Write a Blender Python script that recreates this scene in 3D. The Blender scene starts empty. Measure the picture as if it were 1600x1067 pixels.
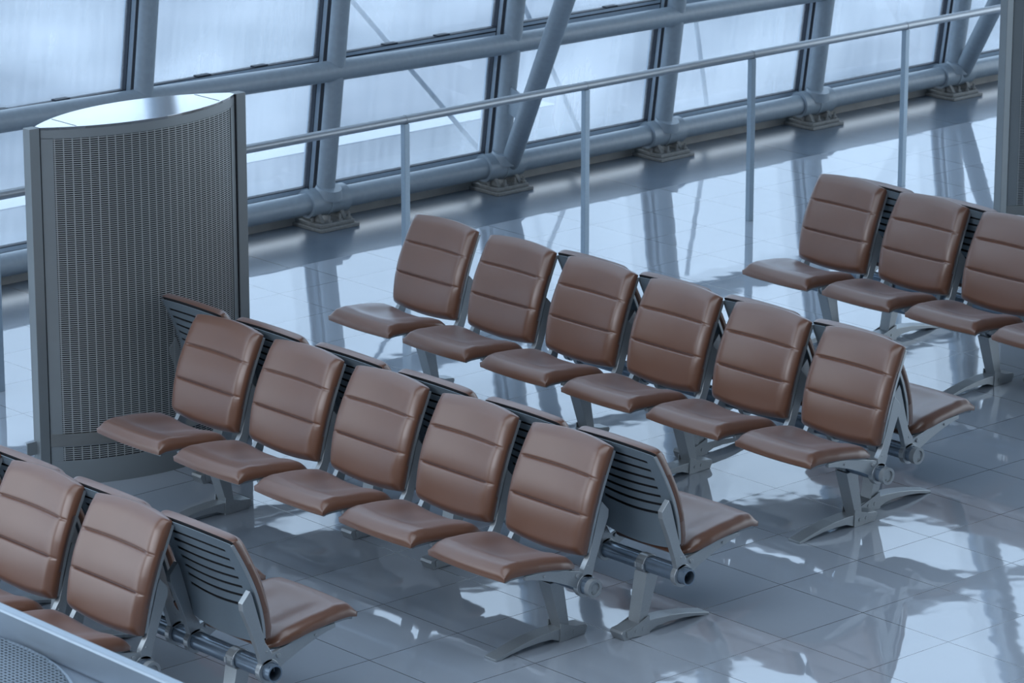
import bpy, bmesh, math, random
from mathutils import Vector, Matrix
R = math.radians
random.seed(4)
scene = bpy.context.scene
C = scene.collection

# ------------------------------------------------------------------ camera
cam_data = bpy.data.cameras.new('camera')
cam = bpy.data.objects.new('camera', cam_data); C.objects.link(cam)
cam.location = (-11.55, -11.007, 5.598)
cam.rotation_euler = (R(90 - 15.66), 0, R(47.98 - 90))
cam_data.sensor_width = 36.0
cam_data.lens = 5832.6 / 1600 * 36
cam_data.clip_start = 0.1; cam_data.clip_end = 400
cam_data.dof.use_dof = True
cam_data.dof.focus_distance = 16.6
cam_data.dof.aperture_fstop = 9.0
scene.camera = cam

# ------------------------------------------------------------------ world, colour
world = bpy.data.worlds.new('overcast_sky'); scene.world = world
world.use_nodes = True
wn = world.node_tree.nodes; wl = world.node_tree.links
bg = wn['Background']
bg.inputs['Color'].default_value = (0.735, 0.865, 1.0, 1)
bg.inputs['Strength'].default_value = 2.65

vs = scene.view_settings
vs.view_transform = 'Standard'; vs.look = 'None'; vs.gamma = 1.0; vs.use_curve_mapping = False
vs.exposure = 0.12
scene.display_settings.display_device = 'sRGB'
scene.cycles.max_bounces = 10
scene.cycles.transparent_max_bounces = 16

def area(name, loc, size, size_y, target, power, color):
    l = bpy.data.lights.new(name, 'AREA'); l.shape = 'RECTANGLE'; l.size = size; l.size_y = size_y
    l.energy = power; l.color = color
    o = bpy.data.objects.new(name, l); C.objects.link(o); o.location = loc
    d = Vector(target) - Vector(loc); o.rotation_euler = d.to_track_quat('-Z', 'Y').to_euler()
    return o
# added fill lamps, under the ceiling and high on the left side of the hall
area('ceiling_fill', (-3.0, -1.0, 6.8), 8.0, 7.0, (-2.0, 0.0, 0), 400, (0.76, 0.87, 1.0))
area('side_fill', (-12.5, -1.5, 5.6), 8.0, 3.5, (0, 1.0, 0.4), 560, (0.84, 0.90, 1.0))

# ------------------------------------------------------------------ helpers
def link(name, me, mat=None, parent=None, smooth=False):
    o = bpy.data.objects.new(name, me); C.objects.link(o)
    if parent is not None: o.parent = parent
    if mat is not None:
        for m in (mat if isinstance(mat, (list, tuple)) else [mat]): me.materials.append(m)
    if smooth:
        for p in me.polygons: p.use_smooth = True
    return o

def obj(name, bm, mat=None, parent=None, smooth=False, bevel=0, sharp=40):
    bmesh.ops.recalc_face_normals(bm, faces=bm.faces)
    me = bpy.data.meshes.new(name); bm.to_mesh(me); bm.free()
    o = link(name, me, mat, parent, smooth)
    if smooth:
        try: me.set_sharp_from_angle(angle=R(sharp))
        except Exception: pass
    if bevel:
        md = o.modifiers.new('bevel', 'BEVEL'); md.width = bevel; md.segments = 2; md.limit_method = 'ANGLE'; md.angle_limit = R(35)
    return o

def tag(o, label=None, cat=None, group=None, kind=None):
    if label: o['label'] = label
    if cat: o['category'] = cat
    if group: o['group'] = group
    if kind: o['kind'] = kind
    return o

def empty(name, loc, rz=0):
    o = bpy.data.objects.new(name, None); C.objects.link(o)
    o.location = loc; o.rotation_euler = (0, 0, rz); o.empty_display_size = 0.1
    return o

def copy_tree(o, parent=None):
    c = o.copy(); C.objects.link(c)
    if parent is not None: c.parent = parent
    for ch in list(o.children): copy_tree(ch, c)
    return c

def add_box(bm, x0, x1, y0, y1, z0, z1, mi=0):
    v = [bm.verts.new(p) for p in ((x0,y0,z0),(x1,y0,z0),(x1,y1,z0),(x0,y1,z0),(x0,y0,z1),(x1,y0,z1),(x1,y1,z1),(x0,y1,z1))]
    for f in ((0,3,2,1),(4,5,6,7),(0,1,5,4),(1,2,6,5),(2,3,7,6),(3,0,4,7)):
        fc = bm.faces.new([v[i] for i in f]); fc.material_index = mi

def add_tube(bm, a, b, r0, r1=None, n=20, cap=True, mi=0):
    a = Vector(a); b = Vector(b); r1 = r0 if r1 is None else r1
    d = (b - a).normalized(); t = Vector((0,0,1)) if abs(d.z) < .9 else Vector((1,0,0))
    u = d.cross(t).normalized(); w = d.cross(u)
    A = [bm.verts.new(a + (u*math.cos(k*2*math.pi/n) + w*math.sin(k*2*math.pi/n))*r0) for k in range(n)]
    B = [bm.verts.new(b + (u*math.cos(k*2*math.pi/n) + w*math.sin(k*2*math.pi/n))*r1) for k in range(n)]
    for k in range(n):
        f = bm.faces.new((A[k], A[(k+1)%n], B[(k+1)%n], B[k])); f.material_index = mi
    if cap:
        for ring in (A, B): bm.faces.new(ring).material_index = mi

def add_ring(bm, centre, axis, r_out, r_in, half, n=28):
    """hollow collar around an axis ('x' or 'y')"""
    cx, cy, cz = centre; rings = []
    for s in (-half, half):
        for r in (r_out, r_in):
            row = []
            for k in range(n):
                a = 2*math.pi*k/n; p, q = math.cos(a)*r, math.sin(a)*r
                row.append(bm.verts.new((cx+s, cy+p, cz+q) if axis == 'x' else (cx+p, cy+s, cz+q)))
            rings.append(row)
    o0, i0, o1, i1 = rings
    for k in range(n):
        j = (k+1) % n
        bm.faces.new((o0[k], o0[j], o1[j], o1[k])); bm.faces.new((i0[k], i1[k], i1[j], i0[j]))
        bm.faces.new((o0[k], i0[k], i0[j], o0[j])); bm.faces.new((o1[k], o1[j], i1[j], i1[k]))

def add_prism_y(bm, pts, y0, y1, mi=0):
    """closed XZ outline extruded along Y"""
    A = [bm.verts.new((x, y0, z)) for x, z in pts]; B = [bm.verts.new((x, y1, z)) for x, z in pts]
    n = len(pts)
    bm.faces.new(A).material_index = mi; bm.faces.new(B[::-1]).material_index = mi
    for k in range(n):
        bm.faces.new((A[k], B[k], B[(k+1)%n], A[(k+1)%n])).material_index = mi

# ------------------------------------------------------------------ materials
def new_mat(name):
    m = bpy.data.materials.new(name); m.use_nodes = True
    nt = m.node_tree; return m, nt, nt.nodes, nt.links, nt.nodes['Principled BSDF']

def metal(name, col, rough, metallic=1.0, bump=0.0, scale=60, var=0.08):
    m, nt, n, l, b = new_mat(name)
    tc = n.new('ShaderNodeTexCoord'); no = n.new('ShaderNodeTexNoise'); no.inputs['Scale'].default_value = scale
    l.new(tc.outputs['Object'], no.inputs['Vector'])
    hs = n.new('ShaderNodeMix'); hs.data_type = 'RGBA'
    hs.inputs[6].default_value = (*[c*(1-var) for c in col], 1); hs.inputs[7].default_value = (*[min(1, c*(1+var)) for c in col], 1)
    l.new(no.outputs['Fac'], hs.inputs[0]); l.new(hs.outputs[2], b.inputs['Base Color'])
    b.inputs['Metallic'].default_value = metallic; b.inputs['Roughness'].default_value = rough
    if bump:
        bp = n.new('ShaderNodeBump'); bp.inputs['Strength'].default_value = bump; bp.inputs['Distance'].default_value = .001
        l.new(no.outputs['Fac'], bp.inputs['Height']); l.new(bp.outputs['Normal'], b.inputs['Normal'])
    return m

M = {}
M['alu'] = metal('cast_aluminium', (0.36, 0.39, 0.41), 0.36, 0.6, bump=.1, scale=180)
M['beam'] = metal('blue_grey_beam', (0.20, 0.26, 0.33), 0.28, 0.6)
M['shell'] = metal('grey_powder_coated_shell', (0.17, 0.215, 0.25), 0.42, 0.25, bump=.08, scale=400)
M['pan'] = metal('grey_seat_pan', (0.30, 0.33, 0.35), 0.4, 0.4)
M['steel_paint'] = metal('painted_structural_steel', (0.24, 0.295, 0.345), 0.34, 0.0, bump=.05, scale=30, var=.12)
M['galv'] = metal('dirty_base_plate', (0.19, 0.20, 0.20), 0.6, 0.2, scale=40, var=.3)
M['rail'] = metal('brushed_rail', (0.36, 0.39, 0.42), 0.38, 0.75)
M['post'] = metal('rail_post_paint', (0.33, 0.42, 0.50), 0.35, 0.4)
M['frame'] = metal('window_frame', (0.42, 0.52, 0.62), 0.4, 0.2)
M['gasket'] = metal('black_gasket', (0.012, 0.02, 0.035), 0.6, 0.0)
M['cabinet'] = metal('cabinet_grey_metal', (0.23, 0.26, 0.275), 0.42, 0.35, scale=8, var=.05)
M['cabinet_top'] = metal('cabinet_lid', (0.78, 0.80, 0.83), 0.12, 0.9, scale=6, var=.05)
M['brushed'] = metal('brushed_band', (0.40, 0.39, 0.36), 0.3, 0.9, scale=12, var=.12)
M['dark'] = metal('inside_shade', (0.010, 0.012, 0.016), 0.8, 0.0)  # near-black colour that stands in for shade inside slots and gaps
M['kerb'] = metal('pale_kerb', (0.36, 0.35, 0.33), 0.7, 0.0, scale=9, var=.25)
M['panel'] = metal('unseen_band_panel', (0.30, 0.33, 0.36), 0.6, 0.0, scale=3)
M['ceil'] = metal('ceiling_panel', (0.30, 0.33, 0.36), 0.8, 0.0, scale=1)
M['fgrim'] = metal('cabinet_rim', (0.32, 0.39, 0.46), 0.35, 0.6, scale=8)
M['fgtop'] = metal('cabinet_deck', (0.20, 0.25, 0.31), 0.45, 0.3, scale=5)

def leather():
    m, nt, n, l, b = new_mat('brown_leather')
    tc = n.new('ShaderNodeTexCoord')
    n1 = n.new('ShaderNodeTexNoise'); n1.inputs['Scale'].default_value = 5; n1.inputs['Detail'].default_value = 3
    n2 = n.new('ShaderNodeTexVoronoi'); n2.inputs['Scale'].default_value = 420
    l.new(tc.outputs['Object'], n1.inputs['Vector']); l.new(tc.outputs['Object'], n2.inputs['Vector'])
    mx = n.new('ShaderNodeMix'); mx.data_type = 'RGBA'
    mx.inputs[6].default_value = (0.115, 0.048, 0.025, 1); mx.inputs[7].default_value = (0.142, 0.061, 0.033, 1)
    l.new(n1.outputs['Fac'], mx.inputs[0]); l.new(mx.outputs[2], b.inputs['Base Color'])
    b.inputs['Roughness'].default_value = 0.34
    b.inputs['Specular IOR Level'].default_value = 0.75
    b.inputs['Coat Weight'].default_value = 0.2; b.inputs['Coat Roughness'].default_value = 0.30
    b.inputs['Sheen Weight'].default_value = 0.2; b.inputs['Sheen Roughness'].default_value = 0.45
    b.inputs['Sheen Tint'].default_value = (0.8, 0.85, 1.0, 1)
    bp = n.new('ShaderNodeBump'); bp.inputs['Strength'].default_value = .12; bp.inputs['Distance'].default_value = .0006
    l.new(n2.outputs['Distance'], bp.inputs['Height']); l.new(bp.outputs['Normal'], b.inputs['Normal'])
    return m
M['leather'] = leather()

def math_node(n, l, op, a, b=None, c=None):
    x = n.new('ShaderNodeMath'); x.operation = op
    for i, v in enumerate((a, b, c)):
        if v is None: continue
        if isinstance(v, (int, float)): x.inputs[i].default_value = v
        else: l.new(v, x.inputs[i])
    return x.outputs[0]

def floor_mat():
    m, nt, n, l, b = new_mat('polished_floor_tiles')
    tc = n.new('ShaderNodeTexCoord'); sp = n.new('ShaderNodeSeparateXYZ'); l.new(tc.outputs['Object'], sp.inputs[0])
    T = 0.5; masks = []; cells = []
    for ax in (0, 1):
        s = math_node(n, l, 'DIVIDE', sp.outputs[ax], T)
        fr = math_node(n, l, 'FRACT', math_node(n, l, 'ADD', s, 0.5))
        d = math_node(n, l, 'ABSOLUTE', math_node(n, l, 'SUBTRACT', fr, 0.5))
        masks.append(math_node(n, l, 'LESS_THAN', d, 0.0042))
        cells.append(math_node(n, l, 'FLOOR', s))
    joint = math_node(n, l, 'MAXIMUM', masks[0], masks[1])
    cb = n.new('ShaderNodeCombineXYZ'); l.new(cells[0], cb.inputs[0]); l.new(cells[1], cb.inputs[1])
    wn_ = n.new('ShaderNodeTexWhiteNoise'); wn_.noise_dimensions = '2D'; l.new(cb.outputs[0], wn_.inputs['Vector'])
    no = n.new('ShaderNodeTexNoise'); no.inputs['Scale'].default_value = 1.6; no.inputs['Detail'].default_value = 4
    l.new(tc.outputs['Object'], no.inputs['Vector'])
    f = math_node(n, l, 'ADD', math_node(n, l, 'MULTIPLY', wn_.outputs['Value'], 0.35), math_node(n, l, 'MULTIPLY', no.outputs['Fac'], 0.6))
    mx = n.new('ShaderNodeMix'); mx.data_type = 'RGBA'
    mx.inputs[6].default_value = (0.285, 0.325, 0.375, 1); mx.inputs[7].default_value = (0.36, 0.405, 0.46, 1)
    l.new(f, mx.inputs[0])
    mj = n.new('ShaderNodeMix'); mj.data_type = 'RGBA'; mj.inputs[7].default_value = (0.05, 0.055, 0.06, 1)
    l.new(mx.outputs[2], mj.inputs[6]); l.new(joint, mj.inputs[0]); l.new(mj.outputs[2], b.inputs['Base Color'])
    rg = math_node(n, l, 'ADD', math_node(n, l, 'MULTIPLY', joint, 0.12), 0.03)
    l.new(rg, b.inputs['Roughness'])
    b.inputs['IOR'].default_value = 1.85
    # every tile sits at its own tiny tilt and has a faint orange-peel
    sub = n.new('ShaderNodeVectorMath'); sub.operation = 'SUBTRACT'; sub.inputs[1].default_value = (.5, .5, .5)
    l.new(wn_.outputs['Color'], sub.inputs[0])
    sc = n.new('ShaderNodeVectorMath'); sc.operation = 'MULTIPLY'; sc.inputs[1].default_value = (.003, .003, 0)
    l.new(sub.outputs[0], sc.inputs[0])
    n3 = n.new('ShaderNodeTexNoise'); n3.inputs['Scale'].default_value = 3.2; n3.inputs['Detail'].default_value = 2
    l.new(tc.outputs['Object'], n3.inputs['Vector'])
    bp = n.new('ShaderNodeBump'); bp.inputs['Strength'].default_value = 1.0; bp.inputs['Distance'].default_value = .0011
    l.new(n3.outputs['Fac'], bp.inputs['Height'])
    ad = n.new('ShaderNodeVectorMath'); ad.operation = 'ADD'; l.new(bp.outputs['Normal'], ad.inputs[0]); l.new(sc.outputs[0], ad.inputs[1])
    nm = n.new('ShaderNodeVectorMath'); nm.operation = 'NORMALIZE'; l.new(ad.outputs[0], nm.inputs[0])
    l.new(nm.outputs[0], b.inputs['Normal'])
    return m

def concrete_mat():
    m, nt, n, l, b = new_mat('worn_screed')
    tc = n.new('ShaderNodeTexCoord'); sp = n.new('ShaderNodeSeparateXYZ'); l.new(tc.outputs['Object'], sp.inputs[0])
    no = n.new('ShaderNodeTexNoise'); no.inputs['Scale'].default_value = 2.2; no.inputs['Detail'].default_value = 6
    l.new(tc.outputs['Object'], no.inputs['Vector'])
    mx = n.new('ShaderNodeMix'); mx.data_type = 'RGBA'
    mx.inputs[6].default_value = (0.075, 0.10, 0.13, 1); mx.inputs[7].default_value = (0.15, 0.19, 0.24, 1)
    l.new(no.outputs['Fac'], mx.inputs[0])
    s = math_node(n, l, 'DIVIDE', math_node(n, l, 'ADD', sp.outputs[0], 0.33), 1.5)
    d = math_node(n, l, 'ABSOLUTE', math_node(n, l, 'SUBTRACT', math_node(n, l, 'FRACT', s), 0.5))
    j = math_node(n, l, 'LESS_THAN', d, 0.0022)
    mj = n.new('ShaderNodeMix'); mj.data_type = 'RGBA'; mj.inputs[7].default_value = (0.03, 0.035, 0.04, 1)
    l.new(mx.outputs[2], mj.inputs[6]); l.new(j, mj.inputs[0]); l.new(mj.outputs[2], b.inputs['Base Color'])
    b.inputs['Roughness'].default_value = 0.24
    return m

def glass_mat():
    m, nt, n, l, b = new_mat('fritted_glass')
    out = n['Material Output']
    tc = n.new('ShaderNodeTexCoord')
    mp = n.new('ShaderNodeMapping'); mp.inputs['Scale'].default_value = (.55, 1, .75); l.new(tc.outputs['Object'], mp.inputs['Vector'])
    no = n.new('ShaderNodeTexNoise'); no.inputs['Scale'].default_value = 1.6; no.inputs['Detail'].default_value = 1.5
    l.new(mp.outputs[0], no.inputs['Vector'])
    mp2 = n.new('ShaderNodeMapping'); mp2.inputs['Scale'].default_value = (14, 1, 1.2); l.new(tc.outputs['Object'], mp2.inputs['Vector'])
    st = n.new('ShaderNodeTexNoise'); st.inputs['Scale'].default_value = 2.0; st.inputs['Detail'].default_value = 4
    l.new(mp2.outputs[0], st.inputs['Vector'])
    tr = n.new('ShaderNodeBsdfTransparent'); tr.inputs['Color'].default_value = (0.78, 0.83, 0.88, 1)
    tl = n.new('ShaderNodeBsdfTranslucent'); tl.inputs['Color'].default_value = (0.88, 0.94, 1.0, 1)
    mx = n.new('ShaderNodeMixShader')
    r1 = n.new('ShaderNodeMapRange'); r1.inputs[1].default_value = .38; r1.inputs[2].default_value = .68
    r1.inputs[3].default_value = 0.06; r1.inputs[4].default_value = 0.24; l.new(no.outputs['Fac'], r1.inputs[0])
    r2 = n.new('ShaderNodeMapRange'); r2.inputs[1].default_value = .3; r2.inputs[2].default_value = .75
    r2.inputs[3].default_value = -0.02; r2.inputs[4].default_value = 0.04; l.new(st.outputs['Fac'], r2.inputs[0])
    l.new(math_node(n, l, 'ADD', r1.outputs[0], r2.outputs[0]), mx.inputs[0])
    l.new(tr.outputs[0], mx.inputs[1]); l.new(tl.outputs[0], mx.inputs[2])
    gl = n.new('ShaderNodeBsdfGlossy'); gl.inputs['Roughness'].default_value = 0.02; gl.inputs['Color'].default_value = (.8, .9, 1, 1)
    lw = n.new('ShaderNodeLayerWeight'); lw.inputs['Blend'].default_value = 0.5
    fac = math_node(n, l, 'ADD', 0.07, math_node(n, l, 'MULTIPLY', math_node(n, l, 'POWER', lw.outputs['Facing'], 4.0), 0.7))
    ms = n.new('ShaderNodeMixShader')
    l.new(fac, ms.inputs[0]); l.new(mx.outputs[0], ms.inputs[1]); l.new(gl.outputs[0], ms.inputs[2])
    l.new(ms.outputs[0], out.inputs['Surface'])
    n.remove(b)
    return m

def perforated_mat(name, pu, pv, fu, fv, col):
    m, nt, n, l, b = new_mat(name)
    out = n['Material Output']
    uv = n.new('ShaderNodeUVMap'); sp = n.new('ShaderNodeSeparateXYZ'); l.new(uv.outputs[0], sp.inputs[0])
    a = math_node(n, l, 'LESS_THAN', math_node(n, l, 'FRACT', math_node(n, l, 'DIVIDE', sp.outputs[0], pu)), fu)
    c = math_node(n, l, 'LESS_THAN', math_node(n, l, 'FRACT', math_node(n, l, 'DIVIDE', sp.outputs[1], pv)), fv)
    hole = math_node(n, l, 'MULTIPLY', a, c)
    b.inputs['Base Color'].default_value = (*col, 1); b.inputs['Roughness'].default_value = .4; b.inputs['Metallic'].default_value = .4
    tr = n.new('ShaderNodeBsdfTransparent'); ms = n.new('ShaderNodeMixShader')
    l.new(hole, ms.inputs[0]); l.new(b.outputs[0], ms.inputs[1]); l.new(tr.outputs[0], ms.inputs[2])
    l.new(ms.outputs[0], out.inputs['Surface'])
    return m
M['floor'] = floor_mat(); M['screed'] = concrete_mat(); M['glass'] = glass_mat()
M['perf'] = perforated_mat('slotted_grille', .0425, .0104, .88, .54, (0.37, 0.40, 0.41))
M['perf_fine'] = perforated_mat('fine_perforated_sheet', .014, .020, .5, .6, (0.17, 0.215, 0.26))

def apron_mat():
    m, nt, n, l, b = new_mat('apron_concrete')
    tc = n.new('ShaderNodeTexCoord'); sp = n.new('ShaderNodeSeparateXYZ'); l.new(tc.outputs['Object'], sp.inputs[0])
    no = n.new('ShaderNodeTexNoise'); no.inputs['Scale'].default_value = .45; no.inputs['Detail'].default_value = 3
    l.new(tc.outputs['Object'], no.inputs['Vector'])
    mx = n.new('ShaderNodeMix'); mx.data_type = 'RGBA'
    mx.inputs[6].default_value = (0.18, 0.20, 0.225, 1); mx.inputs[7].default_value = (0.29, 0.30, 0.325, 1)
    r1 = n.new('ShaderNodeMapRange'); r1.inputs[1].default_value = .35; r1.inputs[2].default_value = .65; l.new(no.outputs['Fac'], r1.inputs[0])
    l.new(r1.outputs[0], mx.inputs[0]); l.new(mx.outputs[2], b.inputs['Base Color'])
    b.inputs['Roughness'].default_value = .8
    return m
M['apron'] = apron_mat()
M['paint'] = metal('white_ground_marking', (0.56, 0.58, 0.61), .7, 0.0, scale=3)

# ------------------------------------------------------------------ the setting
WX0, WX1 = -6.0, 15.0
# wall profile (z, Y) of the glazing plane, leaning in over the hall
PROF = [(0.16, 6.74), (1.00, 6.62), (1.80, 6.50), (2.38, 6.40), (2.92, 6.29), (3.40, 6.18), (3.86, 6.05), (5.4, 5.45), (7.0, 4.6)]
def prof_y(z):
    for (z0, y0), (z1, y1) in zip(PROF, PROF[1:]):
        if z <= z1: return y0 + (y1-y0)*(z-z0)/(z1-z0)
    return PROF[-1][1]
NODE = [1.28 + 1.47*k for k in range(-5, 10)]     # column positions along the wall

bm = bmesh.new(); add_box(bm, -16, 16, -16, 5.925, -.15, 0)
o = obj('floor', bm, M['floor']); tag(o, 'pale polished floor tiles reflecting the windows', 'floor', kind='structure')
bm = bmesh.new(); add_box(bm, -16, 16, 5.925, 7.0, -.15, 0.0)
o = obj('trim_1', bm, M['screed']); tag(o, 'dull dark screed strip between the tiles and the glass wall', 'floor strip', kind='structure')
bm = bmesh.new(); add_box(bm, -16, 16, 6.74, 6.95, 0.0, 0.085)
for k in range(60):
    x = -6 + k*.36
    add_tube(bm, (x, 6.7395, .045), (x, 6.737, .045), .009, n=10)
o = obj('trim_2', bm, M['kerb']); tag(o, 'pale kerb under the glass wall with small bolt holes', 'kerb', kind='structure')
bm = bmesh.new(); add_box(bm, -16, 16, -16, 4.6, 7.0, 7.15)
o = obj('ceiling', bm, M['ceil']); tag(o, 'grey panelled ceiling high above the hall', 'ceiling', kind='structure')
bm = bmesh.new(); add_box(bm, -16.15, -16, -16, 7, 0, 7.0)
o = obj('wall_left', bm, M['ceil']); tag(o, 'plain grey wall at the far left end of the hall', 'wall', kind='structure')
bm = bmesh.new(); add_box(bm, -16, 16, -16.15, -16, 0, 7.0)
o = obj('wall_back', bm, M['ceil']); tag(o, 'plain grey wall behind the viewpoint', 'wall', kind='structure')
bm = bmesh.new(); add_box(bm, -90, 160, 7.05, 220, -.5, -.2)
o = obj('ground', bm, M['apron']); tag(o, 'pale concrete apron outside behind the frosted glass', 'ground', kind='structure')
bm = bmesh.new(); add_box(bm, -60, 6.9, 8.98, 9.24, -.2, -.194)
o = obj('ground_marking', bm, M['paint']); tag(o, 'white painted line on the ground outside, glowing through the frosted glass', 'road marking')

# ---- window wall
def slant_box(bm, x0, x1, z0, z1, d0, d1, mi=0):
    """box lying in the glazing plane between two heights; d = distance outward"""
    y0, y1 = prof_y(z0), prof_y(z1)
    v = [bm.verts.new(p) for p in ((x0,y0+d0,z0),(x1,y0+d0,z0),(x1,y0+d1,z0),(x0,y0+d1,z0),(x0,y1+d0,z1),(x1,y1+d0,z1),(x1,y1+d1,z1),(x0,y1+d1,z1))]
    for f in ((0,3,2,1),(4,5,6,7),(0,1,5,4),(1,2,6,5),(2,3,7,6),(3,0,4,7)):
        bm.faces.new([v[i] for i in f]).material_index = mi

def pane(n, x0, x1, z0, z1, label, clips=True):
    fh, gz = (.070, .040) if clips else (.062, .024)
    """metal frame with black gaskets; its frosted glass is a child"""
    bm = bmesh.new(); g = .006; w = .034
    slant_box(bm, x0, x0+w, z0, z1, -.02, .05); slant_box(bm, x1-w, x1, z0, z1, -.02, .05)
    slant_box(bm, x0+w, x1-w, z0, z0+fh, -.02, .05); slant_box(bm, x0+w, x1-w, z1-.03, z1, -.02, .05)
    for xa, xb in ((x0-.001, x0+.003), (x0+w, x0+w+g), (x1-w-g, x1-w)):
        slant_box(bm, xa, xb, z0, z1, -.023, .03, 1)
    for za, zb in ((z0+fh, z0+fh+.005), (z0+gz, z0+gz+.009), (z1-.036, z1-.03)): slant_box(bm, x0+w, x1-w, za, zb, -.023, .03, 1)
    if clips:
        for fx in (.36, .66):
            xc = x0 + (x1-x0)*fx
            slant_box(bm, xc-.05, xc+.05, z0+fh+.004, z0+fh+.014, -.028, .02, 1)
    o = obj('window_%d' % n, bm, [M['frame'], M['gasket']]); tag(o, label, 'window', kind='structure')
    bm = bmesh.new(); slant_box(bm, x0+w, x1-w, z0+fh+.002, z1-.032, .010, .020)
    obj('glass_pane', bm, M['glass'], o)
    return o
ORD = ['first', 'second', 'third', 'fourth', 'fifth', 'sixth', 'seventh', 'eighth', 'ninth', 'tenth', 'eleventh', 'twelfth', 'thirteenth', 'fourteenth']
n = 0
for k in range(len(NODE)-1):
    # bay k: the columns of bay 3 and 4 flank the perforated cabinet
    x0, x1 = NODE[k]+.012, NODE[k+1]+.012-.024
    wh = 'bay %s from the left end' % ORD[k]
    if k == 4: wh = 'bay at the left edge of the photo behind the tall cabinet'
    if k == 5: wh = 'bay just right of the tall cabinet'
    if k == 6: wh = 'bay right of the cabinet with a faint diagonal reflection'
    if k == 7: wh = 'bay crossed by the big diagonal brace in the middle'
    if k == 8: wh = 'bay behind the handrail, right of the middle brace'
    if k == 9: wh = 'bay left of the far right diagonal brace'
    if k == 10: wh = 'bay at the right edge of the photo'
    n += 1; pane(n, x0, x1, .17, 1.00, 'lower frosted glass pane, ' + wh, clips=False)
    n += 1; pane(n, x0, x1, 1.005, 1.80, 'upper frosted glass pane above the middle tube, ' + wh)
n += 1
bm = bmesh.new(); g = bmesh.new()
for k in range(len(NODE)-1):
    x0, x1 = NODE[k]+.012, NODE[k+1]+.012
    steps = [1.805] + [z for z, _ in PROF if 1.805 < z < 6.9] + [6.9]
    for za, zb in zip(steps, steps[1:]):
        slant_box(bm, x0-.045, x0+.045, za, zb, -.02, .05)
        slant_box(g, x0+.045, x1-.045, za, zb, .010, .020)
o = obj('window_%d' % n, bm, M['frame']); tag(o, 'high glazing rising from the second row of panes to the ceiling', 'window', kind='structure'); obj('glass_pane', g, M['glass'], o)
def interp(pts, x):
    for (x0, a), (x1, b) in zip(pts, pts[1:]):
        if x <= x1: return a + (b-a)*max(0, (x-x0))/(x1-x0)
    return pts[-1][1]
# two unseen closed bands, outlines shaped to give the floor its dark reflections
BANDS = (('wall_unseen_middle', [(-7,1.75),(1,1.80),(3,1.97),(6.1,2.50),(7.2,2.68),(9,2.80),(15,2.9)], [(-7,2.2),(1.8,2.38),(3,2.50),(5,2.72),(6.9,2.86),(7.9,2.98),(8.5,3.20),(8.95,3.40),(15,3.45)],
          'unseen closed grey band above the panes, shaped for the dark reflections in the floor'),
         ('wall_unseen_upper', [(-7,2.62),(3,2.72),(4,2.86),(5,3.15),(6.9,3.25),(7.7,3.29),(8.4,3.50),(8.9,3.58),(15,3.6)], [(-7,3.2),(3,3.32),(5,3.52),(7,3.61),(9,3.68),(15,3.8)],
          'second unseen closed grey band higher up, shaped for the dark reflections in the floor'))
for nm, lo, hi, lab in BANDS:
    bm = bmesh.new(); x = NODE[0]; grid = []
    while x < NODE[-1]-.01:
        za, zb = interp(lo, x), interp(hi, x)
        col = []
        for i in range(4):
            z = za + (zb-za)*i/3
            col.append((bm.verts.new((x, prof_y(z)-.035, z)), bm.verts.new((x, prof_y(z)-.002, z))))
        grid.append(col); x += .1837
    for c0, c1 in zip(grid, grid[1:]):
        for i in range(3):
            bm.faces.new((c0[i][0], c1[i][0], c1[i+1][0], c0[i+1][0])); bm.faces.new((c0[i][1], c0[i+1][1], c1[i+1][1], c1[i][1]))
        bm.faces.new((c0[0][0], c0[0][1], c1[0][1], c1[0][0])); bm.faces.new((c0[3][0], c1[3][0], c1[3][1], c0[3][1]))
    o = obj(nm, bm, M['panel']); tag(o, lab, 'wall', kind='structure')

# rods added outside the glass in place of reflections in the panes
for (xa, za), (xb, zb), lab in (((3.39, 1.28), (4.16, .47), 'thin added rod outside, standing in for a slanting glass reflection, left of the middle brace'),
                                ((4.87, 1.06), (5.36, .17), 'thin added rod outside, standing in for a slanting glass reflection, just right of the middle brace'),
                                ((6.47, .81), (6.56, .35), 'thin near-vertical rod added outside, standing in for a glass reflection above the handrail')):
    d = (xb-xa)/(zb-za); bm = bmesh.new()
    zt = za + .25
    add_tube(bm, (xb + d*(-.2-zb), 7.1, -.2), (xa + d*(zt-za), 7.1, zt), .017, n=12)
    o = obj('reflection_rod', bm, M['steel_paint'], smooth=True); tag(o, lab, 'brace')

# lower tube
TZ = 0.160; TY = 6.61; TR = 0.069; CL = 0.145        # axis height, distance, radius, column lean
bm = bmesh.new(); add_tube(bm, (NODE[0]-1, TY, TZ), (NODE[-1]+.5, TY, TZ), TR, n=32)
o = obj('structural_tube', bm, M['steel_paint'], smooth=True)
tag(o, 'thick grey steel tube running just above the floor along the glass wall', 'pipe')
UZ = {0:1.05, 1:1.05, 2:1.05, 3:1.05, 4:1.05, 5:1.03, 6:1.003, 7:.98, 8:.975, 9:.965, 10:.955, 11:.95, 12:.95, 13:.95, 14:.95}
bm = bmesh.new()
for k in range(len(NODE)-1):
    za, zb = UZ[k], UZ[k+1]
    add_tube(bm, (NODE[k], TY-CL*(za-TZ), za), (NODE[k+1], TY-CL*(zb-TZ), zb), .066, n=32)
    bmesh.ops.create_uvsphere(bm, u_segments=20, v_segments=12, radius=.066, matrix=Matrix.Translation((NODE[k], TY-CL*(za-TZ), za)))
o = obj('structural_tube', bm, M['steel_paint'], smooth=True)
tag(o, 'grey steel tube crossing the columns halfway up the glass wall', 'pipe')

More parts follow.
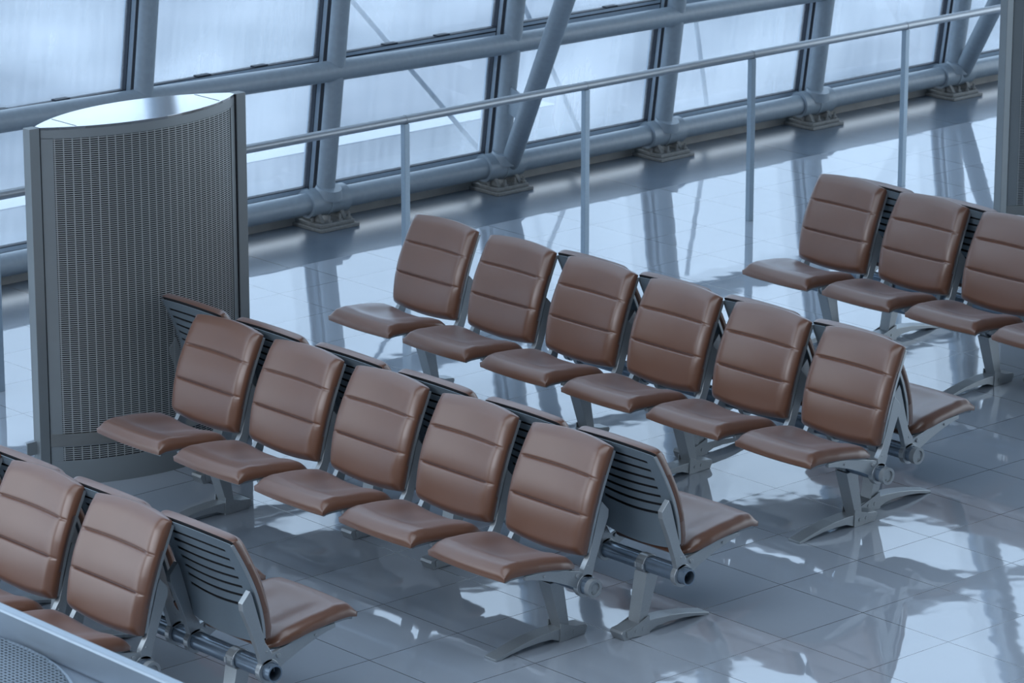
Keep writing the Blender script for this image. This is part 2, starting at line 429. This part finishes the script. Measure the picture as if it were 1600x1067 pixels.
def saddle(parent, big):
    """split collar clamped on the low tube, U shaped seat for the column, stand and bolted plates"""
    bm = bmesh.new()
    add_ring(bm, (0, 0, TZ), 'x', TR+.020, TR-.002, .150)
    # socket that receives the foot of the column
    a = Vector((0, -.030, TZ+.035)); add_tube(bm, a, a + Vector((0, -.016, .060)), .094, .080, n=28)
    add_ring(bm, (0, 0, TZ), 'x', TR+.024, TR+.004, .012)
    obj('saddle_collar', bm, M['steel_paint'], parent, smooth=True)
    bm = bmesh.new()
    for x in (-.09, .09):
        add_prism_x(bm, [(-.10, .045), (.10, .045), (.055, .10), (-.055, .10)], x-.014, x+.014)
    obj('stand', bm, M['galv'], parent, bevel=.003)
    bm = bmesh.new(); add_box(bm, -.155, .155, -.155, .155, 0, .022)
    p = obj('base_plate', bm, M['galv'], parent, bevel=.004)
    bm = bmesh.new(); add_box(bm, -.135, .135, -.13, .13, .022, .045); obj('top_plate', bm, M['galv'], p, bevel=.004)
    for x in (-.05, .035, .11):
        bm = bmesh.new(); add_tube(bm, (x, -.105, .045), (x, -.105, .058), .019, n=6); add_tube(bm, (x, -.105, .058), (x, -.105, .088), .010, .007, n=12)
        obj('bolt', bm, M['galv'], p, smooth=True)
    bm = bmesh.new(); add_tube(bm, (-.115, -.02, .045), (-.115, -.02, .085), .012, n=10); obj('bolt', bm, M['galv'], p, smooth=True)

def add_prism_x(bm, pts, x0, x1):
    A = [bm.verts.new((x0, y, z)) for y, z in pts]; B = [bm.verts.new((x1, y, z)) for y, z in pts]
    bm.faces.new(A); bm.faces.new(B[::-1])
    for k in range(len(pts)): bm.faces.new((A[k], B[k], B[(k+1) % len(pts)], A[(k+1) % len(pts)]))

col_label = {4: 'slanting grey steel column at the left edge, behind the tall cabinet', 5: 'slanting grey steel column rising behind the top of the tall cabinet',
             6: 'slanting grey steel column just right of the tall cabinet', 7: 'slanting grey steel column sharing its foot with the middle diagonal brace',
             8: 'slanting grey steel column right of the middle diagonal brace', 9: 'slanting grey steel column between the third and fourth rail posts',
             10: 'slanting grey steel column sharing its foot with the far right diagonal brace'}
first = None
for k in range(3, len(NODE)):
    if first is None:
        root = empty('steel_column', (NODE[k], TY, 0)); first = root
        bm = bmesh.new(); zs = [TZ+.03, 1.0, 2.38, 3.4, 5.4, 6.95]
        off = lambda z: -CL*(z-TZ) if z < 2.4 else (prof_y(z) - .13 - TY)
        for za, zb in zip(zs, zs[1:]): add_tube(bm, (0, off(za), za), (0, off(zb), zb), .058, n=28)
        obj('shaft', bm, M['steel_paint'], root, smooth=True)
        saddle(root, True)
    else:
        root = copy_tree(first); root.location = (NODE[k], TY, 0)
    tag(root, col_label.get(k, 'slanting grey steel column outside the left edge of the view' if k < 4 else 'slanting grey steel column beyond the right edge of the view'),
        'column', 'slanting steel columns of the glass wall')
    if k == 3: root.location.x = NODE[k]
for k, lab in ((7, 'thick diagonal steel brace leaning right from the middle column foot, in front of the glass'), (10, 'thick diagonal steel brace leaning right behind the rail at the far right')):
    root = empty('diagonal_brace', (NODE[k], TY, 0))
    bm = bmesh.new(); v = Vector((-.50, -.93, 1)); a = Vector((.045, -.055, TZ+.03))
    if k == 10: v = Vector((-.42, -.85, 1))
    add_tube(bm, a, a + v*4.6, .062, n=28)
    bmesh.ops.create_uvsphere(bm, u_segments=20, v_segments=12, radius=.062, matrix=Matrix.Translation(a))
    obj('shaft', bm, M['steel_paint'], root, smooth=True)
    bm = bmesh.new()
    p0 = Vector((0, -.04-CL*.5, .66)); 
    vs_ = [bm.verts.new(q) for q in (Vector((0, -CL*.35, .52)), Vector((0, -CL*.52, .70)), a + v*.50, a + v*.32)]
    f = bm.faces.new(vs_); r_ = bmesh.ops.extrude_face_region(bm, geom=[f]); bmesh.ops.translate(bm, verts=[g for g in r_['geom'] if isinstance(g, bmesh.types.BMVert)], vec=(.012, 0, 0))
    if k == 7: obj('gusset_plate', bm, M['steel_paint'], root)
    else: bm.free()
    tag(root, lab, 'brace')

# ------------------------------------------------------------------ handrail
root = empty('handrail', (1.982, 4.925, 0)); tag(root, 'long metal handrail on square posts standing between the seats and the glass wall', 'railing')
bm = bmesh.new(); add_tube(bm, (-1.4147*3, 0, 1.0585), (1.4147*3.72, 0, 1.0585), .0255, n=24)
obj('top_rail', bm, M['rail'], root, smooth=True)
for k in range(-3, 4):
    bm = bmesh.new(); w = .0185
    add_box(bm, 1.4147*k-w, 1.4147*k+w, -w, w, 0, 1.034)
    p = obj('post', bm, M['post'], root, bevel=.002)
    bm = bmesh.new(); add_tube(bm, (1.4147*k, 0, 1.0), (1.4147*k, 0, 1.045), .012, n=12); add_ring(bm, (1.4147*k+.0, 0, 1.0585), 'x', .0275, .0235, .004)
    obj('rail_joint', bm, M['rail'], p, smooth=True)

# ------------------------------------------------------------------ perforated lens-shaped cabinets
def lens(L, g, n, ins=0.0):
    """points of the front arc (towards -Y) from left to right, chord on y=0"""
    Rr = (L*L/4 + g*g)/(2*g); out = []
    a = math.asin(L/2/Rr)
    for k in range(n+1):
        t = -a + 2*a*k/n
        out.append((L/2 + Rr*math.sin(t), -(Rr*math.cos(t) - (Rr-g))))
    return out, Rr*a*2
def arc_sheet(bm, pts, arc, z0, z1, uvl, dy=0, flip=1):
    n_ = len(pts)-1
    A = [bm.verts.new((x, (y+dy)*flip, z0)) for x, y in pts]; B = [bm.verts.new((x, (y+dy)*flip, z1)) for x, y in pts]
    for k in range(n_):
        f = bm.faces.new((A[k], A[k+1], B[k+1], B[k])); f.smooth = True
        for lp, (u, v) in zip(f.loops, ((k/n_, z0), (( k+1)/n_, z0), ((k+1)/n_, z1), (k/n_, z1))): lp[uvl].uv = (u*arc, v)
def arc_band(bm, pts, z0, z1, t, flip=1):
    """curved strip with thickness t outward"""
    n_ = len(pts)-1
    rows = []
    for dy, z in ((0, z0), (-t, z0), (-t, z1), (0, z1)): rows.append([bm.verts.new((x, (y+dy)*flip, z)) for x, y in pts])
    for k in range(n_):
        for a in range(4):
            b = (a+1) % 4; f = bm.faces.new((rows[a][k], rows[a][k+1], rows[b][k+1], rows[b][k])); f.smooth = True
    for k in (0, n_): bm.faces.new([rows[a][k] for a in range(4)])

def cabinet(loc, label, L=1.30, g=.19, H=1.785):
    root = empty('air_conditioning_cabinet', loc); tag(root, label, 'cabinet', 'tall lens-shaped perforated cabinets')
    e = .064
    pts, arc = lens(L-2*e, g, 40); pts = [(x+e, y-.015) for x, y in pts]
    for s, nm in ((1, 'front_grille'), (-1, 'rear_grille')):
        bm = bmesh.new(); uvl = bm.loops.layers.uv.new('UVMap')
        arc_sheet(bm, pts[1:-1], arc*38/40, .12, H-.045, uvl, 0, s)
        me_o = link(nm, bpy.data.meshes.new(nm), M['perf'], root); bm.to_mesh(me_o.data); bm.free()
        bm = bmesh.new()
        arc_band(bm, pts, H-.055, H, .004, s); arc_band(bm, pts, 0.0, .125, .006, s)
        arc_band(bm, pts[:3], .12, H-.05, .004, s); arc_band(bm, pts[-3:], .12, H-.05, .004, s)
        obj('grille_frame', bm, M['cabinet'], me_o, smooth=True, sharp=30)
        bm = bmesh.new(); arc_band(bm, pts, .20, .262, .008, s)
        tag(obj('brushed_strip', bm, M['brushed'], me_o, smooth=True, sharp=30), 'plain brushed metal strip near the bottom')
    # near-black core: interior shade put into its colour, seen through the slots
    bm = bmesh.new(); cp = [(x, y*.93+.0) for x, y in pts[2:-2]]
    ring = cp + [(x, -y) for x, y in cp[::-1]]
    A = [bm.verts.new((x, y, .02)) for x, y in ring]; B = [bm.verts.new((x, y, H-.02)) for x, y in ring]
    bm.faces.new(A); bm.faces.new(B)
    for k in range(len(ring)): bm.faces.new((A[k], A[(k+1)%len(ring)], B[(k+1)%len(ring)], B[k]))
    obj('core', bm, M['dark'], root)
    # lid
    bm = bmesh.new(); lp = [(x, y-.004) for x, y in pts]; ring = lp + [(x, -y) for x, y in lp[::-1]]
    A = [bm.verts.new((x, y, H-.012)) for x, y in ring]; B = [bm.verts.new((x, y, H+.002)) for x, y in ring]
    bm.faces.new(A); bm.faces.new(B)
    for k in range(len(ring)): bm.faces.new((A[k], A[(k+1)%len(ring)], B[(k+1)%len(ring)], B[k]))
    lid = obj('lid', bm, M['cabinet_top'], root)
    for x in (.22, L-.22):
        bm = bmesh.new(); add_box(bm, x-.002, x+.002, -.10, .10, H+.002, H+.0035); obj('lid_seam', bm, M['cabinet'], lid)
    # end posts
    for x0, x1 in ((0.0, e-.006), (L-e+.006, L)):
        bm = bmesh.new(); add_box(bm, x0, x1, -.028, .028, 0, H+.003)
        p = obj('end_post', bm, M['cabinet'], root, bevel=.003)
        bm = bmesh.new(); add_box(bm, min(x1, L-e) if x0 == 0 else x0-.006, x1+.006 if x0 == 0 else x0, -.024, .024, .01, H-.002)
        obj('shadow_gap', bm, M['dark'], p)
        bm = bmesh.new(); xx = (x0-.055 if x0 == 0 else x1); add_box(bm, xx, xx+.055, .004, .012, .17, .235); obj('fixing_bracket', bm, M['cabinet'], p)
    return root
cabinet((-1.665, 3.41, 0), 'tall lens-shaped perforated metal cabinet at the left, behind the seats')
cabinet((5.405, 3.41, 0), 'tall perforated metal cabinet cut off by the right edge of the photo')

# foreground cabinet, seen from above at the bottom left corner
root = empty('service_cabinet', (-5.55, -2.4, 0)); tag(root, 'blue-grey metal cabinet top with perforated round drum in the bottom left corner', 'cabinet')
bm = bmesh.new(); add_box(bm, -1.7, 0, -1.6, 1.9, 0, 1.69); obj('body', bm, M['fgtop'], root, bevel=.005)
bm = bmesh.new(); add_box(bm, -.040, .0, -1.6, 1.9, 1.69, 1.785); obj('rim', bm, M['fgrim'], root, bevel=.008)
bm = bmesh.new(); uvl = bm.loops.layers.uv.new('UVMap')
cx_, cy_, rr = -.83, .15, .765          # drum centre on the deck
nu = 72
rings = [(rr, 1.69), (rr, 1.715), (rr-.012, 1.722), (rr*.6, 1.728), (rr*.02, 1.73)]
vr = [[bm.verts.new((cx_ + q*math.cos(2*math.pi*k/nu), cy_ + q*math.sin(2*math.pi*k/nu), z)) for k in range(nu)] for q, z in rings]
for a in range(len(rings)-1):
    for k in range(nu):
        f = bm.faces.new((vr[a][k], vr[a][(k+1)%nu], vr[a+1][(k+1)%nu], vr[a+1][k])); f.smooth = True
        for lp_ in f.loops: lp_[uvl].uv = (lp_.vert.co.x, lp_.vert.co.y)
f = bm.faces.new(vr[-1])
for lp_ in f.loops: lp_[uvl].uv = (lp_.vert.co.x, lp_.vert.co.y)
mo = link('perforated_drum', bpy.data.meshes.new('perforated_drum'), M['perf_fine'], root); bm.to_mesh(mo.data); bm.free()
bm = bmesh.new(); add_tube(bm, (cx_, cy_, 1.691), (cx_, cy_, 1.712), rr-.02, n=40); obj('drum_core', bm, M['dark'], mo)
bm = bmesh.new()
nn = 56
for k in range(nn):
    pass
rows = []
for q, z in ((rr+.001, 1.69), (rr+.014, 1.69), (rr+.014, 1.706), (rr+.001, 1.706)):
    rows.append([bm.verts.new((cx_ + q*math.cos(2*math.pi*k/nn), cy_ + q*math.sin(2*math.pi*k/nn), z)) for k in range(nn)])
for a in range(4):
    for k in range(nn): bm.faces.new((rows[a][k], rows[a][(k+1)%nn], rows[(a+1)%4][(k+1)%nn], rows[(a+1)%4][k]))
obj('drum_ring', bm, M['fgrim'], mo, smooth=True)

# ------------------------------------------------------------------ beam seating
BZ = 0.31; BR = 0.0355; PITCH = 0.598
def smoothstep(a, b, x):
    t = max(0, min(1, (x-a)/(b-a))); return t*t*(3-2*t)

def grid_solid(nu, nv, front, back, mf=0, mb=1):
    """closed solid from two (u,v) grids, u in -1..1, v in 0..1"""
    bm = bmesh.new()
    F = [[bm.verts.new(front(-1+2*i/nu, j/nv)) for i in range(nu+1)] for j in range(nv+1)]
    B = [[bm.verts.new(back(-1+2*i/nu, j/nv)) for i in range(nu+1)] for j in range(nv+1)]
    for j in range(nv):
        for i in range(nu):
            bm.faces.new((F[j][i], F[j][i+1], F[j+1][i+1], F[j+1][i])).material_index = mf
            bm.faces.new((B[j][i], B[j+1][i], B[j+1][i+1], B[j][i+1])).material_index = mb
    for j in range(nv):
        for i in (0, nu): bm.faces.new((F[j][i], F[j+1][i], B[j+1][i], B[j][i])).material_index = mf
    for i in range(nu):
        for j in (0, nv): bm.faces.new((F[j][i], B[j][i], B[j][i+1], F[j][i+1])).material_index = mf
    return bm

# --- backrest: local frame s (up the back), n (forward normal). the back leans away from the sitter
B0 = Vector((-.020, 0, .434)); B1 = Vector((-.178, 0, .885))
SD = (B1-B0).normalized(); SL = (B1-B0).length; ND = Vector((SD.z, 0, -SD.x))
def half_w(t):
    pts = [(0, .246), (.10, .252), (.30, .259), (.50, .260), (.70, .256), (.88, .251), (1, .246)]
    for (a, p), (b, q) in zip(pts, pts[1:]):
        if t <= b: return p + (q-p)*(t-a)/(b-a)
    return pts[-1][1]
def back_curve(t):
    """how far the back bows forward of the straight line"""
    return .026*math.sin(math.pi*min(1, max(0, t))**0.9) - .004
def back_pt(u, t, d, shrink=1.0, crown=.022, sag=.020):
    w = half_w(t)*shrink
    # rounded outline at the four corners
    ext = crown*(1-u*u)*smoothstep(.55, 1, t) - sag*(1-u*u)*smoothstep(.45, 0, t)
    corner_top = -.004*max(0, (abs(u)-.88)/.12)**2*smoothstep(.8, 1, t)
    corner_bot = .008*max(0, (abs(u)-.88)/.12)**2*smoothstep(.2, 0, t)
    s = t*SL + ext + corner_top + corner_bot
    return B0 + SD*s + ND*(d + back_curve(t) + .016*u*u) + Vector((0, u*w, 0))
SEAMS = (.352, .692)
def groove(t, u):
    g = sum(math.exp(-((t-c)/.0085)**2) for c in SEAMS)
    return g*(1 - .72*smoothstep(.76, .84, abs(u)))
def flank(x, start, power=2.0):
    """1 on the face, rolling off to 0 at the edge"""
    return 1 - max(0, (x-start)/(1-start))**power
def back_front(u, v):
    t = v
    fu = flank(abs(u), .80, 2.0); ft = .35 + .65*flank(t, .88, 2.4); fb = flank(1-t, .93, 2.2)
    # rounded inner corner of the raised face
    f = fu*min(ft, 1)*min(fb, 1)
    th = .026 + .032*f
    th -= .0125*groove(t, u)*(.25+.75*f)
    e = [0, SEAMS[0], SEAMS[1], 1]
    for a, b in zip(e, e[1:]):
        if a <= t <= b: th += .0055*(math.sin(math.pi*(t-a)/(b-a))**.6)*f*(1-abs(u)**6)
    th -= .0012*math.exp(-((abs(u)-.80)/.012)**2)*f
    return back_pt(u, t, th)
def back_rear(u, v): return back_pt(u*.985, v, .002)
BACK_ME = grid_solid(52, 128, back_front, back_rear)

# --- shell: thin sheet behind the cushion with seven slots
def shell_mesh():
    bm = bmesh.new(); nu = 40
    slots = [.865 - .088*k for k in range(7)]
    hw = .0150
    ts = [0, .06, .12, .18, .24]
    for c in sorted(slots): ts += [c-hw, c+hw]
    ts += [.93, .955, .975]
    us = [-1+2*i/nu for i in range(nu+1)]
    def P(u, t, d):
        # slots sag in the middle, more so for the lower ones
        sagk = .030*(1-u*u)*smoothstep(0.02, .3, t)*smoothstep(.9, .3, t)
        q = back_pt(u*.965, max(0, min(1, t - sagk)), d)
        return q
    G = {}
    for dn, d in (('a', -.004), ('b', -.0085)):
        for j, t in enumerate(ts):
            for i, u in enumerate(us): G[dn, j, i] = bm.verts.new(P(u, t, d))
    def hole(j, i):
        tm = (ts[j]+ts[j+1])/2
        return any(abs(tm-c) < hw*.9 for c in slots) and abs((us[i]+us[i+1])/2) < .75
    nj = len(ts)-1
    for j in range(nj):
        for i in range(nu):
            if hole(j, i): continue
            bm.faces.new((G['a',j,i], G['a',j,i+1], G['a',j+1,i+1], G['a',j+1,i]))
            bm.faces.new((G['b',j,i], G['b',j+1,i], G['b',j+1,i+1], G['b',j,i+1]))
            for (dj, di, e0, e1) in ((-1,0,(j,i),(j,i+1)), (1,0,(j+1,i),(j+1,i+1)), (0,-1,(j,i),(j+1,i)), (0,1,(j,i+1),(j+1,i+1))):
                jj, ii = j+dj, i+di
                if jj < 0 or jj >= nj or ii < 0 or ii >= nu or hole(jj, ii):
                    bm.faces.new((G['a',*e0], G['a',*e1], G['b',*e1], G['b',*e0]))
    return bm
def rim_mesh(s):
    """folded side edge of the shell that shows as a light line beside the cushion"""
    bm = bmesh.new(); prev = None
    for k in range(25):
        t = .02 + .955*k/24
        a = back_pt(s*.965, t, -.012); b = back_pt(s*.965, t, .001); c = back_pt(s*.990, t, .001); d = back_pt(s*.990, t, -.012)
        cur = [bm.verts.new(p) for p in (a, b, c, d)]
        if prev:
            for q in range(4): bm.faces.new((prev[q], prev[(q+1)%4], cur[(q+1)%4], cur[q]))
        else: bm.faces.new(cur)
        prev = cur
    bm.faces.new(prev)
    return bm

# --- seat: v 0 rear .. 1 front edge
def seat_hw(v):
    pts = [(0, .185), (.04, .215), (.10, .245), (.18, .258), (.3, .263), (.6, .258), (.85, .249), (1, .245)]
    for (a, p), (b, q) in zip(pts, pts[1:]):
        if v <= b: return p + (q-p)*(v-a)/(b-a)
    return pts[-1][1]
def seat_xz(u, v):
    x = .018 + (.445 + .014*(1-u*u))*v
    s = v
    z = .383 + .050*s + .085*s*(1-s) - .006*smoothstep(.9, 1, s)
    return x, z
def seat_top(u, v):
    x, z = seat_xz(u, v)
    f = flank(abs(u), .84, 2.0)*flank(v, .90, 2.2)*flank(1-v, .76, 2)
    th = .010 + .014*smoothstep(0, .2, v) + .030*f
    th -= .018*math.exp(-(u/.50)**4)*math.exp(-((v-.40)/.34)**4)       # worn-in dish
    th += .004*math.exp(-((v-.80)/.07)**2)*f
    return Vector((x, u*seat_hw(v), z + th))
def seat_bot(u, v):
    x, z = seat_xz(u, v); return Vector((x, u*seat_hw(v)*.985, z+.002))
SEAT_ME = grid_solid(40, 48, seat_top, seat_bot, 0, 0)
def pan_top(u, v):
    x, z = seat_xz(u, .03+.93*v); return Vector((x, u*seat_hw(.02+.93*v)*.96, z+.001))
def pan_bot(u, v):
    x, z = seat_xz(u, .03+.93*v); return Vector((x, u*seat_hw(.02+.93*v)*.93, z-.012))
PAN_ME = grid_solid(12, 24, pan_top, pan_bot, 0, 0)
bmesh.ops.recalc_face_normals(PAN_ME, faces=PAN_ME.faces)
PAN_TMP = bpy.data.meshes.new('seat_tray'); PAN_ME.to_mesh(PAN_TMP); PAN_ME.free()

def bracket_mesh(s):
    """cast side arm: clamp ring round the beam, arm under the seat, upright behind the backrest"""
    bm = bmesh.new()
    y0, y1 = sorted((s*.222, s*.250)); ym = (y0+y1)/2
    add_ring(bm, (0, ym, BZ), 'y', BR+.016, BR+.0005, .014)
    top = []; bot = []
    for k in range(9):
        v = .02 + .72*k/8; x, z = seat_xz(1, v)
        top.append((x, z-.006)); bot.append((x, z-.010-(.066*(1-k/8)**1.15+.014)))
    add_prism_y(bm, [(-.02, BZ+.045)] + top + bot[::-1] + [(.025, BZ+.032)], y0+.004, y1-.004)
    def q(t, d): p = B0 + SD*(t*SL) + ND*(back_curve(max(0, t)) + d); return (p.x, p.z)
    out = [(-.034, BZ+.030), (.018, BZ+.042), q(-.12, .022), q(.0, .008), q(.2, -.004), q(.45, -.006), q(.51, -.008),
           q(.45, -.062), q(.385, -.070), q(.18, -.054), q(-.05, -.036)]
    add_prism_y(bm, out, y0, y1)
    add_tube(bm, (.050, y0-.003, BZ+.055), (.050, y1+.003, BZ+.055), .010, n=12)
    add_tube(bm, (-.012, y0-.002, BZ+.085), (-.012, y1+.002, BZ+.085), .006, n=10)
    x, z = seat_xz(1, .5); add_tube(bm, (x, y0-.002, z-.024), (x, y1+.002, z-.024), .006, n=10)
    return bm

def build_chair():
    """the chair's own mesh is its seat tray; everything else hangs on it"""
    ch = link('chair', PAN_TMP, M['pan'])
    obj('seat_cushion', SEAT_ME, M['leather'], ch, smooth=True, sharp=75)
    obj('back_cushion', BACK_ME, [M['leather'], M['dark']], ch, smooth=True, sharp=75)  # near-black rear face: shade behind the shell slots put into its colour
    for s in (-1, 1): obj('bracket', bracket_mesh(s), M['alu'], ch, bevel=.0025)
    sh = obj('back_shell', shell_mesh(), M['shell'], ch)
    tag(sh, 'grey slotted metal back shell')
    for s in (-1, 1): obj('shell_edge', rim_mesh(s), M['alu'], ch)
    return ch

def build_leg():
    """foot bar along X, tapered channel leg, clamp under the beam; y = 0 is the near face of the foot"""
    W = .075; bm = bmesh.new()
    # leg channel
    b0, b1, t0, t1 = -.078, -.034, -.034, .042
    z0, z1 = .045, BZ-.030
    v = [bm.verts.new(p) for p in ((b0,0.004,z0),(b1,0.004,z0),(b1,W-.004,z0),(b0,W-.004,z0),(t0,0.0,z1),(t1,0.0,z1),(t1,W,z1),(t0,W,z1))]
    fs = {}
    for nm, f in (('d',(0,3,2,1)),('u',(4,5,6,7)),('n',(0,1,5,4)),('f',(1,2,6,5)),('b',(2,3,7,6)),('r',(3,0,4,7))): fs[nm] = bm.faces.new([v[i] for i in f])
    r_ = bmesh.ops.inset_region(bm, faces=[fs['r']], thickness=.008, depth=-.010)
    # clamp saddle round the beam
    for k in range(2):
        pass
    add_ring(bm, (0, W/2, BZ), 'y', BR+.010, BR+.0005, W/2-.012)
    for yy in (.016, W-.016):
        add_tube(bm, (-.044, yy, BZ-.012), (-.044, yy, BZ+.012), .008, n=10)
        add_tube(bm, (.044, yy, BZ-.020), (.044, yy, BZ+.004), .008, n=10)
    leg = obj('leg', bm, M['alu'], bevel=.002)
    bm = bmesh.new()
    top = [(-.182, .034), (-.175, .046), (-.06, .060), (.03, .060), (.12, .054), (.21, .041), (.29, .024), (.352, .010)]
    bot = [(.352, 0.0), (.325, 0.0), (.27, .012), (.19, .022), (.10, .026), (.03, .022), (-.020, .004), (-.024, 0), (-.165, 0)]
    add_prism_y(bm, top+bot, 0, W)
    foot = obj('foot', bm, M['alu'], leg, bevel=.002)
    for sy in (0, 1):
        bm = bmesh.new(); ya, yb = ((-.005, 0) if sy == 0 else (W, W+.005))
        add_prism_y(bm, [(-.016, 0.001), (-.060, 0.001), (-.150, .012), (-.155, .040), (-.060, .070), (-.020, .085)], ya, yb)
        yo, yp = ((-.005, -.0075) if sy == 0 else (W+.005, W+.0075))
        for x in (-.055, -.098): add_tube(bm, (x, yo, .032), (x, yp, .032), .009, n=12)
        obj('foot_plate', bm, M['alu'], foot)
    return leg

proto_chair = build_chair(); proto_leg = build_leg()
first_use = {'chair': True, 'leg': True}
def get(kind, proto, parent):
    if first_use[kind]:
        first_use[kind] = False; proto.parent = parent; return proto
    return copy_tree(proto, parent)

def bench(bx, near_y, nchairs, facing, legs, label, open_end=False):
    """bx: beam position, near_y: beam end nearest the viewer; facing -1 looks towards -X, +1 towards +X"""
    root = empty('beam_seating', (bx, near_y, 0), 0 if facing > 0 else math.pi)
    tag(root, label, 'airport seating', 'back-to-back rows of brown beam seats')
    L = .052 + nchairs*PITCH - (PITCH-.524) + .03
    dy = 1 if facing > 0 else -1                     # local direction that leads away from the viewer
    bm = bmesh.new()
    add_ring(bm, (0, dy*L/2, BZ), 'y', BR, BR-.006, L/2, n=32)
    beam = obj('beam', bm, M['beam'], root, smooth=True, sharp=30)
    bm = bmesh.new()
    for a in (-.022, .022): add_box(bm, a-.003, a+.003, min(0, dy*L)+.01, max(0, dy*L)-.01, BZ+.024, BZ+.034)
    obj('beam_rib', bm, M['beam'], beam)
    ends = ((L, 1),) if open_end else ((0, -1), (L, 1))
    for yy, sg in ends:
        bm = bmesh.new()
        ya = dy*(yy - sg*.010); yb = dy*(yy + sg*.010)
        add_tube(bm, (0, ya, BZ), (0, yb, BZ), BR+.005, n=32)
        add_ring(bm, (0, dy*(yy+sg*.013), BZ), 'y', BR+.005, BR-.008, .004, n=32)
        add_tube(bm, (.008, dy*(yy+sg*.010), BZ-.018), (.008, dy*(yy+sg*.0125), BZ-.018), .005, n=10)
        obj('end_cap', bm, M['pan'], beam, smooth=True)
    for k in range(nchairs):
        c = get('chair', proto_chair, root)
        c.location = (0, dy*(.026 + .262 + k*PITCH), 0)
    for ly in legs:
        g = get('leg', proto_leg, root)
        g.location = (0, (ly - near_y)*dy - (0.075 if dy < 0 else 0), 0)
    return root

# legs: list of world Y of the near face of each foot
bench(-3.255, .357, 4, -1, [.58, 1.69], 'brown beam seats nearest the bottom left corner, facing left')
bench(-2.907, -.006, 5, 1, [.20, 1.40, 2.0], 'brown beam seats at the bottom left, facing right, open tube end showing', open_end=True)
bench(-1.265, -.103, 5, -1, [.119, 2.47], 'row of five brown beam seats facing left, its far end beside the tall cabinet')
bench(-.868, -.286, 6, 1, [-.06, 1.20, 1.77, 2.92], 'brown beam seats backing onto the middle row of five, facing right, near end open', open_end=True)
bench(.822, .125, 6, -1, [.335, 1.44, 2.18, 3.38], 'row of six brown beam seats between the middle rows and the handrail, facing left')
bench(1.160, .242, 4, 1, [.45, 1.62], 'four brown beam seats backing onto the row of six, facing right')
bench(3.11, -.06, 5, -1, [.30, 1.45, 2.62], 'brown beam seats at the right edge of the photo, facing left')
bench(3.45, -.22, 5, 1, [.10, 1.30, 2.43], 'brown beam seats at the right edge, backs turned, facing the glass wall side')
